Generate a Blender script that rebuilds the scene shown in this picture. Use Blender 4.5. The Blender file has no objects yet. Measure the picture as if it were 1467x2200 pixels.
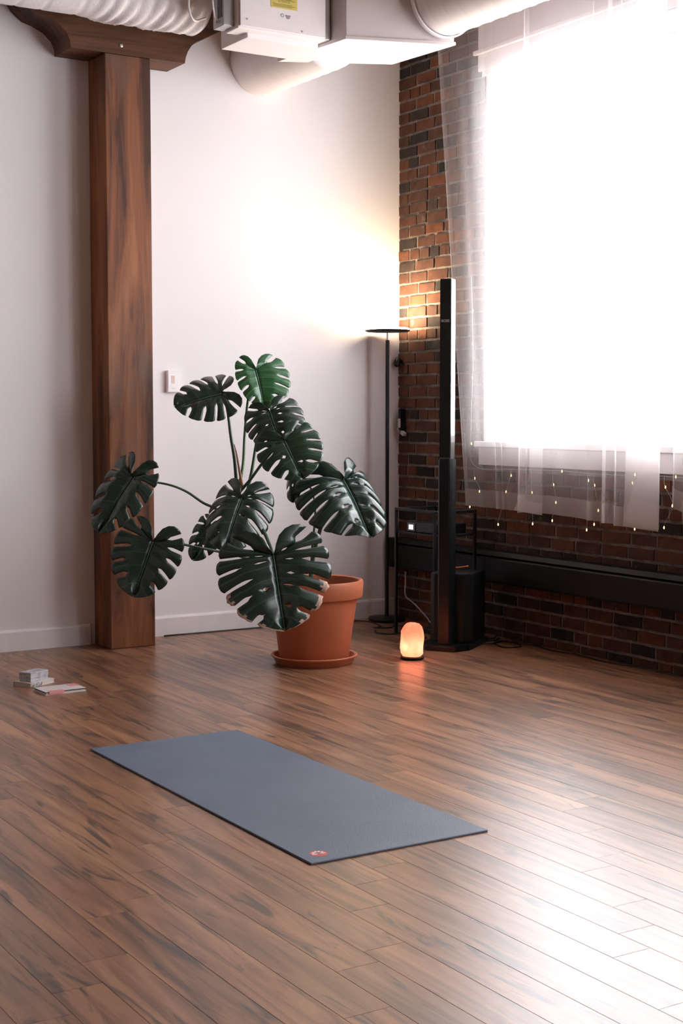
import bpy, bmesh, math, random
from mathutils import Vector, Matrix
random.seed(11)
SC = bpy.context.scene
COL = SC.collection
V = Vector

# ------------------------------------------------------------------ camera
F_PX, W_PX, H_PX = 3120.0, 1467.0, 2200.0
CAM = V((0.0, 0.0, 1.37))
RIGHT = V((0.8509961, -0.52517201, 0.0))
UP = V((0.03610412, 0.05850362, 0.99763411))
FWD = V((0.52392951, 0.84898273, -0.06874722))
cd = bpy.data.cameras.new('camera')
cam = bpy.data.objects.new('camera', cd); COL.objects.link(cam)
cam.matrix_world = Matrix(((RIGHT.x, UP.x, -FWD.x, CAM.x), (RIGHT.y, UP.y, -FWD.y, CAM.y),
                           (RIGHT.z, UP.z, -FWD.z, CAM.z), (0, 0, 0, 1)))
cd.sensor_fit = 'VERTICAL'; cd.sensor_height = 36.0
cd.lens = F_PX / H_PX * 36.0
cd.clip_start = 0.05; cd.clip_end = 200
SC.camera = cam

# ------------------------------------------------------------------ light and exposure
SKY = 9.0
LAMP_POWER = 72.0
SC.view_settings.view_transform = 'Standard'
SC.view_settings.look = 'None'
SC.view_settings.gamma = 1.0
SC.view_settings.use_curve_mapping = False
SC.view_settings.exposure = 0.68
world = bpy.data.worlds.new('overcast_sky'); SC.world = world
world.use_nodes = True
bg = world.node_tree.nodes['Background']
bg.inputs[0].default_value = (0.97, 0.97, 1.0, 1); bg.inputs[1].default_value = SKY
SC.cycles.max_bounces = 7
SC.cycles.diffuse_bounces = 4
SC.cycles.transparent_max_bounces = 16
SC.cycles.caustics_reflective = False
SC.cycles.sample_clamp_indirect = 8.0
SC.cycles.adaptive_threshold = 0.03

# room dimensions (metres; the camera stands at x = y = 0)
BX = 5.45                 # brick wall face
BYR, BYL = 8.095, 8.024   # white wall, right and left of the post
CEIL = 4.3
XL, YF = -2.6, -3.2       # far left wall and the wall behind the photographer
WINS = [(4.85, 7.17), (1.75, 4.05), (-1.35, 0.95)]
WZ0, WZ1 = 1.17, 3.43
WALLT = 0.32
for (a, b) in WINS:
    ld = bpy.data.lights.new('window_portal', 'AREA'); ld.shape = 'RECTANGLE'
    ld.size = WZ1 - WZ0; ld.size_y = b - a; ld.cycles.is_portal = True
    lo = bpy.data.objects.new('window_portal', ld); COL.objects.link(lo)
    lo.location = (BX + WALLT + 0.03, (a + b) / 2, (WZ0 + WZ1) / 2)
    lo.rotation_euler = (0, math.pi / 2, 0)

# ------------------------------------------------------------------ helpers
def px(x, y, d):
    """point seen at photograph position (x, y), d metres along the view axis"""
    return CAM + FWD * d + RIGHT * ((x - W_PX / 2) / F_PX * d) + UP * ((H_PX / 2 - y) / F_PX * d)

def project(p):
    q = V(p) - CAM
    w = q.dot(FWD)
    return (W_PX / 2 + F_PX * q.dot(RIGHT) / w, H_PX / 2 - F_PX * q.dot(UP) / w, w)

def link(name, me, mat=None, parent=None, loc=(0, 0, 0), rot=None, smooth=False):
    o = bpy.data.objects.new(name, me); COL.objects.link(o)
    o.location = loc
    if rot is not None: o.rotation_euler = rot
    if parent is not None: o.parent = parent
    if mat is not None and len(me.materials) == 0:
        me.materials.append(mat)
    if smooth:
        for p in me.polygons: p.use_smooth = True
    return o

def mesh(name, verts, faces):
    me = bpy.data.meshes.new(name); me.from_pydata([tuple(v) for v in verts], [], faces); me.update()
    return me

def tag(o, label, cat, group=None):
    o['label'] = label; o['category'] = cat
    if group: o['group'] = group
    return o

def empty(name, loc, label=None, cat=None, rz=0.0, group=None):
    o = bpy.data.objects.new(name, None); COL.objects.link(o)
    o.location = loc; o.rotation_euler = (0, 0, rz); o.empty_display_size = 0.1
    if label: tag(o, label, cat, group)
    return o

def struct(o):
    o['kind'] = 'structure'; return o

BOXF = [(0, 3, 2, 1), (4, 5, 6, 7), (0, 1, 5, 4), (1, 2, 6, 5), (2, 3, 7, 6), (3, 0, 4, 7)]
def box_mesh(name, sx, sy, sz, bevel=0.0, seg=2):
    x, y, z = sx / 2, sy / 2, sz / 2
    me = mesh(name, [(-x, -y, -z), (x, -y, -z), (x, y, -z), (-x, y, -z), (-x, -y, z), (x, -y, z), (x, y, z), (-x, y, z)], BOXF)
    if bevel > 0:
        bm = bmesh.new(); bm.from_mesh(me)
        bmesh.ops.bevel(bm, geom=bm.edges[:], offset=bevel, segments=seg, affect='EDGES', profile=0.5)
        bm.to_mesh(me); bm.free()
    return me

def box(name, a, b, mat, parent=None, bevel=0.0, seg=2):
    """box between corners a and b, given in the parent's frame"""
    c = [(a[i] + b[i]) / 2 for i in range(3)]
    me = box_mesh(name, *[abs(b[i] - a[i]) for i in range(3)], bevel, seg)
    return link(name, me, mat, parent, c)

def multi_box(name, boxes, mat, parent=None):
    vs, fs = [], []
    for a, b in boxes:
        n = len(vs)
        x0, y0, z0 = a; x1, y1, z1 = b
        vs += [(x0, y0, z0), (x1, y0, z0), (x1, y1, z0), (x0, y1, z0), (x0, y0, z1), (x1, y0, z1), (x1, y1, z1), (x0, y1, z1)]
        fs += [tuple(i + n for i in f) for f in BOXF]
    return link(name, mesh(name, vs, fs), mat, parent)

def spline(pts, n=8):
    pts = [V(p) for p in pts]
    if len(pts) < 3: return pts
    P = [pts[0] * 2 - pts[1]] + pts + [pts[-1] * 2 - pts[-2]]
    out = []
    for i in range(1, len(P) - 2):
        for k in range(n):
            t = k / n
            a, b, c, d = P[i - 1], P[i], P[i + 1], P[i + 2]
            out.append(0.5 * ((2 * b) + (c - a) * t + (2 * a - 5 * b + 4 * c - d) * t * t + (3 * b - a - 3 * c + d) * t ** 3))
    out.append(pts[-1])
    return out

def tube_mesh(name, pts, r, n=8, smooth=6):
    pts = spline(pts, smooth) if smooth else [V(p) for p in pts]
    m = len(pts)
    rad = (lambda t: r) if not isinstance(r, (list, tuple)) else (lambda t: r[0] + (r[-1] - r[0]) * t)
    t0 = (pts[1] - pts[0]).normalized()
    ref = V((0, 0, 1)) if abs(t0.z) < 0.9 else V((1, 0, 0))
    nrm = t0.cross(ref).normalized()
    vs, fs = [], []
    for i, p in enumerate(pts):
        t = (pts[min(i + 1, m - 1)] - pts[max(i - 1, 0)]).normalized()
        nrm = (nrm - t * nrm.dot(t)).normalized()
        bn = t.cross(nrm)
        q = rad(i / (m - 1))
        for k in range(n):
            a = 2 * math.pi * k / n
            vs.append(p + nrm * (q * math.cos(a)) + bn * (q * math.sin(a)))
    for i in range(m - 1):
        for k in range(n):
            k2 = (k + 1) % n
            fs.append((i * n + k, i * n + k2, (i + 1) * n + k2, (i + 1) * n + k))
    fs.append(tuple(reversed(range(n)))); fs.append(tuple(range((m - 1) * n, m * n)))
    return mesh(name, vs, fs)

def tube(name, pts, r, mat, parent=None, n=8, smooth=6, loc=(0, 0, 0)):
    return link(name, tube_mesh(name, pts, r, n, smooth), mat, parent, loc, smooth=True)

def lathe(name, prof, mat, parent=None, loc=(0, 0, 0), n=48, rot=None, smooth=True, close=True):
    vs, fs = [], []
    for (r, z) in prof:
        for k in range(n):
            a = 2 * math.pi * k / n
            vs.append((r * math.cos(a), r * math.sin(a), z))
    for i in range(len(prof) - 1):
        for k in range(n):
            k2 = (k + 1) % n
            fs.append((i * n + k, i * n + k2, (i + 1) * n + k2, (i + 1) * n + k))
    if close:
        fs.append(tuple(reversed(range(n)))); fs.append(tuple(range((len(prof) - 1) * n, len(prof) * n)))
    me = mesh(name, vs, fs)
    o = link(name, me, mat, parent, loc, rot)
    if smooth:
        for p in me.polygons: p.use_smooth = len(p.vertices) == 4
        try: me.set_sharp_from_angle(angle=math.radians(40))
        except Exception: pass
    return o

def prism(name, poly, z0, z1, mat, parent=None, loc=(0, 0, 0), rot=None, bevel=0.0):
    n = len(poly)
    vs = [(x, y, z0) for x, y in poly] + [(x, y, z1) for x, y in poly]
    fs = [tuple(reversed(range(n))), tuple(range(n, 2 * n))] + [(i, (i + 1) % n, n + (i + 1) % n, n + i) for i in range(n)]
    me = mesh(name, vs, fs)
    bm = bmesh.new(); bm.from_mesh(me)
    bmesh.ops.recalc_face_normals(bm, faces=bm.faces[:])
    if bevel: bmesh.ops.bevel(bm, geom=bm.edges[:], offset=bevel, segments=2, affect='EDGES')
    bm.to_mesh(me); bm.free()
    return link(name, me, mat, parent, loc, rot)

def text_mesh(body, size, depth=0.0004):
    cu = bpy.data.curves.new('print', 'FONT'); cu.body = body; cu.size = size; cu.extrude = depth
    cu.align_x = 'CENTER'; cu.align_y = 'CENTER'
    o = bpy.data.objects.new('print', cu); COL.objects.link(o)
    dg = bpy.context.evaluated_depsgraph_get()
    me = bpy.data.meshes.new_from_object(o.evaluated_get(dg))
    bpy.data.objects.remove(o)
    return me

# ------------------------------------------------------------------ materials
class NT:
    def __init__(s, name):
        s.m = bpy.data.materials.new(name); s.m.use_nodes = True
        s.t = s.m.node_tree; s.b = s.t.nodes['Principled BSDF']; s.out = s.t.nodes['Material Output']
    def n(s, typ, **kw):
        nd = s.t.nodes.new(typ)
        for k, v in kw.items(): setattr(nd, k, v)
        return nd
    def l(s, a, b): s.t.links.new(a, b)
    def coord(s, scale=(1, 1, 1), which='Object', rnd=0.0):
        tc = s.n('ShaderNodeTexCoord'); mp = s.n('ShaderNodeMapping')
        mp.inputs['Scale'].default_value = scale
        src = tc.outputs[which]
        if rnd:
            oi = s.n('ShaderNodeObjectInfo'); mu = s.n('ShaderNodeMath', operation='MULTIPLY'); mu.inputs[1].default_value = rnd
            s.l(oi.outputs['Random'], mu.inputs[0])
            ad = s.n('ShaderNodeVectorMath', operation='ADD'); s.l(src, ad.inputs[0]); s.l(mu.outputs[0], ad.inputs[1]); src = ad.outputs[0]
        s.l(src, mp.inputs['Vector'])
        return mp.outputs[0]
    def noise(s, co, scale=5, detail=4, rough=0.55, dist=0.0):
        nd = s.n('ShaderNodeTexNoise'); nd.inputs['Scale'].default_value = scale; nd.inputs['Detail'].default_value = detail
        nd.inputs['Roughness'].default_value = rough; nd.inputs['Distortion'].default_value = dist
        if co is not None: s.l(co, nd.inputs['Vector'])
        return nd.outputs[0]
    def ramp(s, fac, stops):
        nd = s.n('ShaderNodeValToRGB'); cr = nd.color_ramp
        while len(cr.elements) < len(stops): cr.elements.new(0.5)
        for e, (p, c) in zip(cr.elements, stops):
            e.position = p; e.color = (c[0], c[1], c[2], 1) if not isinstance(c, (int, float)) else (c, c, c, 1)
        s.l(fac, nd.inputs[0]); return nd.outputs[0]
    def mix(s, a, b, fac, blend='MIX'):
        nd = s.n('ShaderNodeMix', data_type='RGBA', blend_type=blend)
        for sock, v in ((nd.inputs[0], fac), (nd.inputs[6], a), (nd.inputs[7], b)):
            if hasattr(v, 'is_linked') or isinstance(v, bpy.types.NodeSocket): s.l(v, sock)
            elif isinstance(v, (int, float)): sock.default_value = v
            else: sock.default_value = (v[0], v[1], v[2], 1)
        return nd.outputs[2]
    def bump(s, h, strength=0.2, dist=0.01):
        nd = s.n('ShaderNodeBump'); nd.inputs['Strength'].default_value = strength; nd.inputs['Distance'].default_value = dist
        s.l(h, nd.inputs['Height']); s.l(nd.outputs[0], s.b.inputs['Normal'])
    def set(s, col=None, rough=None, metal=None, spec=None, **kw):
        if col is not None:
            if isinstance(col, bpy.types.NodeSocket): s.l(col, s.b.inputs['Base Color'])
            else: s.b.inputs['Base Color'].default_value = (col[0], col[1], col[2], 1)
        for k, v in (('Roughness', rough), ('Metallic', metal), ('Specular IOR Level', spec)):
            if v is not None:
                if isinstance(v, bpy.types.NodeSocket): s.l(v, s.b.inputs[k])
                else: s.b.inputs[k].default_value = v
        for k, v in kw.items(): s.b.inputs[k].default_value = v
        return s.m

def simple(name, col, rough=0.5, metal=0.0, spec=0.5, var=0.08, scale=12, bump=0.0):
    s = NT(name)
    co = s.coord()
    nz = s.noise(co, scale, 4)
    a = tuple(c * (1 - var) for c in col); b = tuple(min(1, c * (1 + var)) for c in col)
    s.set(s.ramp(nz, [(0.3, a), (0.7, b)]), rough, metal, spec)
    if bump: s.bump(s.noise(co, scale * 6, 3), bump, 0.003)
    return s.m

def wood(name, cols, sc=(9, 1.1, 9), rnd=37.0, rough=0.3, bright=(0.8, 1.2), fine=(140, 4, 140), spec=0.5, p=(0.36, 0.5, 0.68), patch=None):
    s = NT(name)
    co = s.coord(sc, rnd=rnd)
    n1 = s.noise(co, 1.0, 6, 0.6, 1.4)
    c = s.ramp(n1, [(p[0], cols[0]), (p[1], cols[1]), (p[2], cols[2])])
    co2 = s.coord((sc[0] * 0.35, sc[1] * 0.5, sc[2] * 0.35), rnd=rnd * 1.7)
    n2 = s.noise(co2, 1.0, 3, 0.5, 0.6)
    c = s.mix(c, s.ramp(n2, [(0.35, (0.62, 0.62, 0.66)), (0.65, (1.12, 1.08, 1.05))]), 0.75, 'MULTIPLY')
    co3 = s.coord(fine, rnd=rnd)
    n3 = s.noise(co3, 1.0, 3, 0.6)
    c = s.mix(c, s.ramp(n3, [(0.3, 0.78), (0.7, 1.12)]), 0.6, 'MULTIPLY')
    if rnd:
        oi = s.n('ShaderNodeObjectInfo'); mr = s.n('ShaderNodeMapRange')
        mr.inputs[3].default_value = bright[0]; mr.inputs[4].default_value = bright[1]
        s.l(oi.outputs['Random'], mr.inputs[0])
        c = s.mix(c, mr.outputs[0], 1.0, 'MULTIPLY')
    if patch:
        k = s.noise(s.coord((3.2, 3.2, 1.3)), 1.0, 3, 0.6, 0.8)
        c = s.mix(c, patch, s.ramp(k, [(0.52, 0.0), (0.68, 0.75)]))
    s.set(c, s.ramp(n2, [(0.3, rough * 0.85), (0.7, rough * 1.2)]), 0, spec)
    s.bump(n3, 0.025, 0.001)
    return s.m

M = {}
def mat_floor():
    s = NT('laminate_planks')
    co = s.coord((16, 1.15, 16), rnd=41.0)
    n1 = s.noise(co, 1.0, 7, 0.62, 0.9)
    c = s.ramp(n1, [(0.30, (0.064, 0.034, 0.022)), (0.42, (0.175, 0.081, 0.042)), (0.52, (0.275, 0.130, 0.067)), (0.70, (0.395, 0.205, 0.108))])
    n2 = s.noise(s.coord((3.2, 0.55, 3.2), rnd=67.0), 1.0, 3, 0.5, 0.5)
    c = s.mix(c, s.ramp(n2, [(0.32, (0.66, 0.66, 0.69)), (0.62, (1.10, 1.07, 1.04))]), 0.8, 'MULTIPLY')
    n3 = s.noise(s.coord((17, 1.9, 17), rnd=23.0), 1.0, 4, 0.55, 1.6)
    c = s.mix(c, (0.040, 0.027, 0.023), s.ramp(n3, [(0.575, 0.0), (0.66, 0.85)]))
    oi = s.n('ShaderNodeObjectInfo'); mr = s.n('ShaderNodeMapRange')
    mr.inputs[3].default_value = 0.90; mr.inputs[4].default_value = 1.08
    s.l(oi.outputs['Random'], mr.inputs[0])
    c = s.mix(c, mr.outputs[0], 1.0, 'MULTIPLY')
    s.set(c, 0.33, 0, 1.0)
    return s.m
M['floor'] = mat_floor()
M['timber'] = wood('old_fir_timber', [(0.065, 0.023, 0.010), (0.215, 0.074, 0.028), (0.32, 0.128, 0.053)], sc=(7, 7, 0.7), rnd=3.0, rough=0.55,
                   bright=(1, 1), fine=(70, 70, 3), spec=0.3, patch=(0.10, 0.07, 0.055))
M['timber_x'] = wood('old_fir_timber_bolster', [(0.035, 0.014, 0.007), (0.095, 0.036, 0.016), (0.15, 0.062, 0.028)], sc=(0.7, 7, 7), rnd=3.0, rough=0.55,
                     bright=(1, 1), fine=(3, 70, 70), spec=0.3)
M['wall'] = simple('white_wall_paint', (0.80, 0.765, 0.775), 0.75, spec=0.25, var=0.012, scale=1.5, bump=0.02)
M['white_trim'] = simple('white_gloss_trim', (0.80, 0.77, 0.78), 0.4, var=0.02)
M['duct_white'] = simple('white_painted_metal', (0.76, 0.70, 0.69), 0.45, var=0.03, scale=5)
M['duct_wrap'] = simple('white_wrapped_insulation', (0.74, 0.70, 0.71), 0.5, var=0.05, scale=9, bump=0.5)
M['duct_grey'] = simple('galvanised_grey', (0.42, 0.41, 0.42), 0.4, 0.3, var=0.06)
M['dark_vent'] = simple('dark_vent_gap', (0.05, 0.05, 0.055), 0.7)
M['yellow'] = simple('yellow_label_paper', (0.62, 0.50, 0.12), 0.5, var=0.03)
M['ink'] = simple('dark_label_ink', (0.16, 0.12, 0.04), 0.6)
M['ink_grey'] = simple('grey_stamp_ink', (0.28, 0.26, 0.30), 0.6)
M['black'] = simple('matt_black', (0.006, 0.0068, 0.0075), 0.5, spec=0.3, var=0.15)
M['black_satin'] = simple('satin_black_plastic', (0.006, 0.007, 0.0085), 0.36, spec=0.35, var=0.1)
M['black_gloss'] = simple('smooth_black_aluminium', (0.02, 0.022, 0.026), 0.14, 0.0, 1.0, var=0.05)
M['grille'] = simple('black_speaker_grille', (0.006, 0.007, 0.0085), 0.6, spec=0.3, var=0.2, scale=200, bump=0.3)
M['heater'] = simple('black_heater_enamel', (0.006, 0.0075, 0.009), 0.5, 0, 0.22, var=0.08, scale=3)
M['cable'] = simple('black_cable_rubber', (0.012, 0.012, 0.012), 0.5)
M['white_cable'] = simple('pale_grey_cable', (0.45, 0.43, 0.42), 0.5)
M['orange'] = simple('orange_plastic', (0.55, 0.14, 0.04), 0.5)
M['silver'] = simple('brushed_silver', (0.62, 0.62, 0.62), 0.3, 0.8)
M['terracotta'] = simple('terracotta_plastic', (0.50, 0.155, 0.075), 0.48, spec=0.4, var=0.05, scale=6)
M['soil'] = simple('dark_potting_soil', (0.028, 0.018, 0.012), 0.9, var=0.5, scale=60, bump=0.8)
M['mat'] = simple('slate_blue_foam', (0.10, 0.122, 0.165), 0.5, spec=0.4, var=0.05, scale=3)
M['paper'] = simple('cream_paper', (0.62, 0.57, 0.52), 0.6, var=0.05)
M['paper_white'] = simple('pale_notebook_cover', (0.66, 0.61, 0.60), 0.5, var=0.04)
M['pink'] = simple('pink_paper_label', (0.72, 0.30, 0.30), 0.5, var=0.06)
M['red'] = simple('red_print', (0.50, 0.07, 0.07), 0.5)
M['pale_pink'] = simple('pale_pink_print', (0.86, 0.66, 0.66), 0.5)
M['peach'] = simple('peach_plastic', (0.62, 0.46, 0.40), 0.4)
M['stem'] = simple('monstera_stem_green', (0.030, 0.075, 0.035), 0.4, var=0.3, scale=8)
M['stem_light'] = simple('young_stem_green', (0.07, 0.16, 0.06), 0.4, var=0.25, scale=8)
M['sheath'] = simple('brown_dry_sheath', (0.34, 0.15, 0.07), 0.6, var=0.2)
M['side'] = simple('far_side_wall', (0.42, 0.38, 0.36), 0.8)  # out-of-view wall, darkened so that it bounces less light into the room
M['rear'] = simple('unseen_dark_rear_wall', (0.16, 0.08, 0.06), 0.85)  # unseen wall; dark brick tone invented to cut bounce from the camera side
M['dark_ceiling'] = simple('unseen_dark_ceiling', (0.24, 0.15, 0.09), 0.7)  # unseen ceiling; dark wood tone invented to reduce bounced light
M['dry'] = simple('dry_leaf_edge', (0.46, 0.31, 0.24), 0.8, var=0.4, scale=40, bump=0.4)

def mat_foam():
    s = NT('slate_blue_foam_mat'); co = s.coord()
    w = s.n('ShaderNodeTexVoronoi'); w.inputs['Scale'].default_value = 260; s.l(co, w.inputs['Vector'])
    nz = s.noise(co, 4, 4)
    c = s.ramp(nz, [(0.3, (0.092, 0.120, 0.172)), (0.7, (0.110, 0.142, 0.202))])
    c = s.mix(c, s.ramp(w.outputs[0], [(0.1, 0.86), (0.5, 1.08)]), 0.5, 'MULTIPLY')
    s.set(c, 0.5, 0, 0.45); s.bump(w.outputs[0], 0.25, 0.002)
    return s.m
M['mat'] = mat_foam()

def mat_brick():
    s = NT('old_red_brick')
    oi = s.n('ShaderNodeObjectInfo'); ge = s.n('ShaderNodeNewGeometry')
    ad = s.n('ShaderNodeMath', operation='ADD'); s.l(oi.outputs['Random'], ad.inputs[0]); s.l(ge.outputs['Random Per Island'], ad.inputs[1])
    fr = s.n('ShaderNodeMath', operation='FRACT'); s.l(ad.outputs[0], fr.inputs[0])
    c = s.ramp(fr.outputs[0], [(0.0, (0.026, 0.024, 0.024)), (0.14, (0.042, 0.029, 0.025)), (0.22, (0.106, 0.044, 0.028)), (0.6, (0.078, 0.038, 0.028)), (0.85, (0.142, 0.054, 0.029)), (1.0, (0.066, 0.036, 0.028))])
    tc = s.n('ShaderNodeNewGeometry'); 
    n1 = s.noise(tc.outputs['Position'], 14, 5, 0.65)
    c = s.mix(c, s.ramp(n1, [(0.3, 0.62), (0.7, 1.25)]), 0.8, 'MULTIPLY')
    n2 = s.noise(tc.outputs['Position'], 7.5, 6, 0.7, 0.6)
    c = s.mix(c, (0.17, 0.145, 0.13), s.ramp(n2, [(0.61, 0.0), (0.70, 0.6)]))
    s.set(c, 0.85, 0, 0.2)
    s.bump(s.noise(tc.outputs['Position'], 60, 4), 0.4, 0.006)
    return s.m
M['brick'] = mat_brick()
def mat_mortar():
    s = NT('lime_mortar'); g = s.n('ShaderNodeNewGeometry')
    n1 = s.noise(g.outputs['Position'], 10, 6, 0.65)
    s.set(s.ramp(n1, [(0.3, (0.11, 0.095, 0.085)), (0.7, (0.30, 0.262, 0.238))]), 0.9, 0, 0.15)
    s.bump(s.noise(g.outputs['Position'], 45, 5), 0.7, 0.01)
    return s.m
M['mortar'] = mat_mortar()

def mat_sheer(name, opacity, col):
    s = NT(name); t = s.t
    t.nodes.remove(s.b)
    tr = s.n('ShaderNodeBsdfTransparent'); tl = s.n('ShaderNodeBsdfTranslucent'); df = s.n('ShaderNodeBsdfDiffuse')
    tl.inputs[0].default_value = (*col, 1); df.inputs[0].default_value = (*col, 1)
    m1 = s.n('ShaderNodeMixShader'); m1.inputs[0].default_value = 0.5
    s.l(tl.outputs[0], m1.inputs[1]); s.l(df.outputs[0], m1.inputs[2])
    m2 = s.n('ShaderNodeMixShader')
    co = s.coord((3, 3, 1)); nz = s.noise(co, 1.0, 3)
    mr = s.n('ShaderNodeMapRange'); mr.inputs[3].default_value = opacity - 0.04; mr.inputs[4].default_value = opacity + 0.04
    s.l(nz, mr.inputs[0]); s.l(mr.outputs[0], m2.inputs[0])
    s.l(tr.outputs[0], m2.inputs[1]); s.l(m1.outputs[0], m2.inputs[2]); s.l(m2.outputs[0], s.out.inputs[0])
    return s.m
M['sheer'] = mat_sheer('sheer_white_voile', 0.26, (0.92, 0.88, 0.88))
M['sheer_hem'] = mat_sheer('sheer_voile_hem', 0.34, (0.92, 0.85, 0.84))

def mat_glass():
    s = NT('window_glass'); s.t.nodes.remove(s.b)
    tr = s.n('ShaderNodeBsdfTransparent'); gl = s.n('ShaderNodeBsdfGlossy'); gl.inputs['Roughness'].default_value = 0.02
    mx = s.n('ShaderNodeMixShader'); mx.inputs[0].default_value = 0.05
    s.l(tr.outputs[0], mx.inputs[1]); s.l(gl.outputs[0], mx.inputs[2]); s.l(mx.outputs[0], s.out.inputs[0])
    return s.m
M['glass'] = mat_glass()
def mat_emit(name, col, strength):
    s = NT(name)
    s.set((0.8, 0.8, 0.8), 0.4)
    s.b.inputs['Emission Color'].default_value = (*col, 1); s.b.inputs['Emission Strength'].default_value = strength
    return s.m
M['led'] = mat_emit('warm_led_diffuser', (1.0, 0.78, 0.50), LAMP_POWER)
M['bulb'] = mat_emit('warm_fairy_bulb', (1.0, 0.66, 0.28), 2.3)
M['bulb'].cycles.emission_sampling = 'NONE'
M['lcd'] = mat_emit('lit_white_display', (0.9, 0.95, 1.0), 1.1)

def mat_leaf(name, cols, vein, spec=0.7, rough=0.27):
    s = NT(name)
    at = s.n('ShaderNodeAttribute', attribute_name='vein', attribute_type='GEOMETRY')
    nz = s.noise(s.coord(rnd=9.0), 7, 4)
    c = s.ramp(nz, [(0.3, cols[0]), (0.7, cols[1])])
    c = s.mix(c, vein, s.ramp(at.outputs['Fac'], [(0.86, 0.0), (1.0, 0.75)]))
    s.set(c, rough, 0, spec)
    tl = s.n('ShaderNodeBsdfTranslucent'); s.l(c, tl.inputs[0])
    mx = s.n('ShaderNodeMixShader'); mx.inputs[0].default_value = 0.10
    s.l(s.b.outputs[0], mx.inputs[1]); s.l(tl.outputs[0], mx.inputs[2]); s.l(mx.outputs[0], s.out.inputs[0])
    return s.m
M['leaf'] = mat_leaf('monstera_leaf', [(0.010, 0.028, 0.022), (0.016, 0.042, 0.033)], (0.045, 0.10, 0.07))
M['leaf_mid'] = mat_leaf('monstera_leaf_mid', [(0.010, 0.036, 0.020), (0.018, 0.056, 0.030)], (0.06, 0.15, 0.07))
M['leaf_young'] = mat_leaf('monstera_leaf_young', [(0.014, 0.085, 0.030), (0.026, 0.125, 0.045)], (0.16, 0.36, 0.16), rough=0.28)

# ------------------------------------------------------------------ floor with single planks
floor = struct(box('floor', (XL, YF, -0.15), (BX + 0.3, BYR + 0.3, -0.004), M['floor']))
floor.location.z = (-0.15 - 0.004) / 2
PW, PL, PTH = 0.1281, 1.215, 0.012
plank_me = box_mesh('plank', PW - 0.0006, PL - 0.0006, PTH, 0.0008, 1)
plank_me.materials.append(M['floor'])
def in_view(p, mx, my):
    q = V(p) - CAM
    if q.dot(FWD) < 0.5: return False
    x, y, w = project(p)
    return -mx < x < W_PX + mx and -my < y < H_PX + my
planks = []
row0 = 3.0945
for r in range(-26, 20):
    xc = row0 + (r + 0.5) * PW
    if xc - PW / 2 < XL: continue
    x1 = min(xc + PW / 2, BX + 0.02)
    if x1 - (xc - PW / 2) < 0.02: continue
    y0 = 3.55 + 0.185 * r + (0.06 * math.sin(r * 2.3))
    k0 = -8
    for k in range(k0, 9):
        yc = (y0 + k * PL) + PL / 2
        if yc - PL / 2 > BYR: continue
        if yc + PL / 2 < 0.5: continue
        vis = any(in_view((xc, yc + t * PL / 2, 0), 420, 260) for t in (-1, -0.5, 0, 0.5, 1))
        if not vis: continue
        planks.append((xc, yc))
for (xc, yc) in planks:
    o = link('plank', plank_me, None, floor)
    o.location = (xc - floor.location.x, yc - floor.location.y, -PTH / 2 - floor.location.z)
    if yc + PL / 2 > BYR + 0.02:
        ym = BYR + 0.02; y_a = yc - PL / 2
        o.scale.y = (ym - y_a) / PL; o.location.y = (ym + y_a) / 2 - floor.location.y
print('planks', len(planks))

# ------------------------------------------------------------------ walls
struct(multi_box('wall_back', [((XL - 0.2, BYL, -0.1), (3.514, BYL + 0.35, CEIL)), ((3.514, BYR, -0.1), (BX, BYR + 0.28, CEIL))], M['wall']))
struct(multi_box('wall_left', [((XL - 0.2, YF, -0.1), (XL, BYL, CEIL))], M['side']))
struct(multi_box('wall_front', [((XL - 0.2, YF - 0.2, -0.1), (BX + WALLT, YF, CEIL))], M['rear']))
struct(multi_box('ceiling', [((XL - 0.2, YF - 0.2, CEIL), (BX + WALLT, BYR + 0.3, CEIL + 0.2))], M['dark_ceiling']))
# brick wall slab (mortar) pierced by three window openings
segs = []
ys = [YF]
for a, b in sorted(WINS): ys += [a, b]
ys.append(BYR + 0.3)
for i in range(0, len(ys), 2): segs.append(((BX, ys[i], -0.1), (BX + WALLT, ys[i + 1], CEIL)))
for a, b in WINS:
    segs.append(((BX, a, -0.1), (BX + WALLT, b, WZ0))); segs.append(((BX, a, WZ1), (BX + WALLT, b, CEIL)))
wall_right = struct(multi_box('wall_right', segs, M['mortar']))

def bb_mesh(seed):
    rd = random.Random(seed)
    me = box_mesh('brick', 0.02, 1.0, 1.0)
    bm = bmesh.new(); bm.from_mesh(me)
    for e in bm.edges: pass
    # subdivide lengthwise so that the arrises wander a little
    long_e = [e for e in bm.edges if abs(e.verts[0].co.y - e.verts[1].co.y) > 0.5]
    bmesh.ops.subdivide_edges(bm, edges=long_e, cuts=3, use_grid_fill=True)
    for v in bm.verts:
        front = v.co.x < 0
        k = 1.0 if abs(v.co.y) < 0.45 else 0.5
        v.co.z += rd.uniform(-0.045, 0.045) * k
        v.co.y += rd.uniform(-0.012, 0.012)
        if front:
            v.co.x += rd.uniform(-0.002, 0.002)
            v.co.z *= 0.93; v.co.y *= 0.975
    bm.to_mesh(me); bm.free()
    me.materials.append(M['brick'])
    return me
brick_meshes = [bb_mesh(i) for i in range(8)]
CH, JT = 0.0745, 0.013
bricks = []
rb = random.Random(5)
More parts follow.
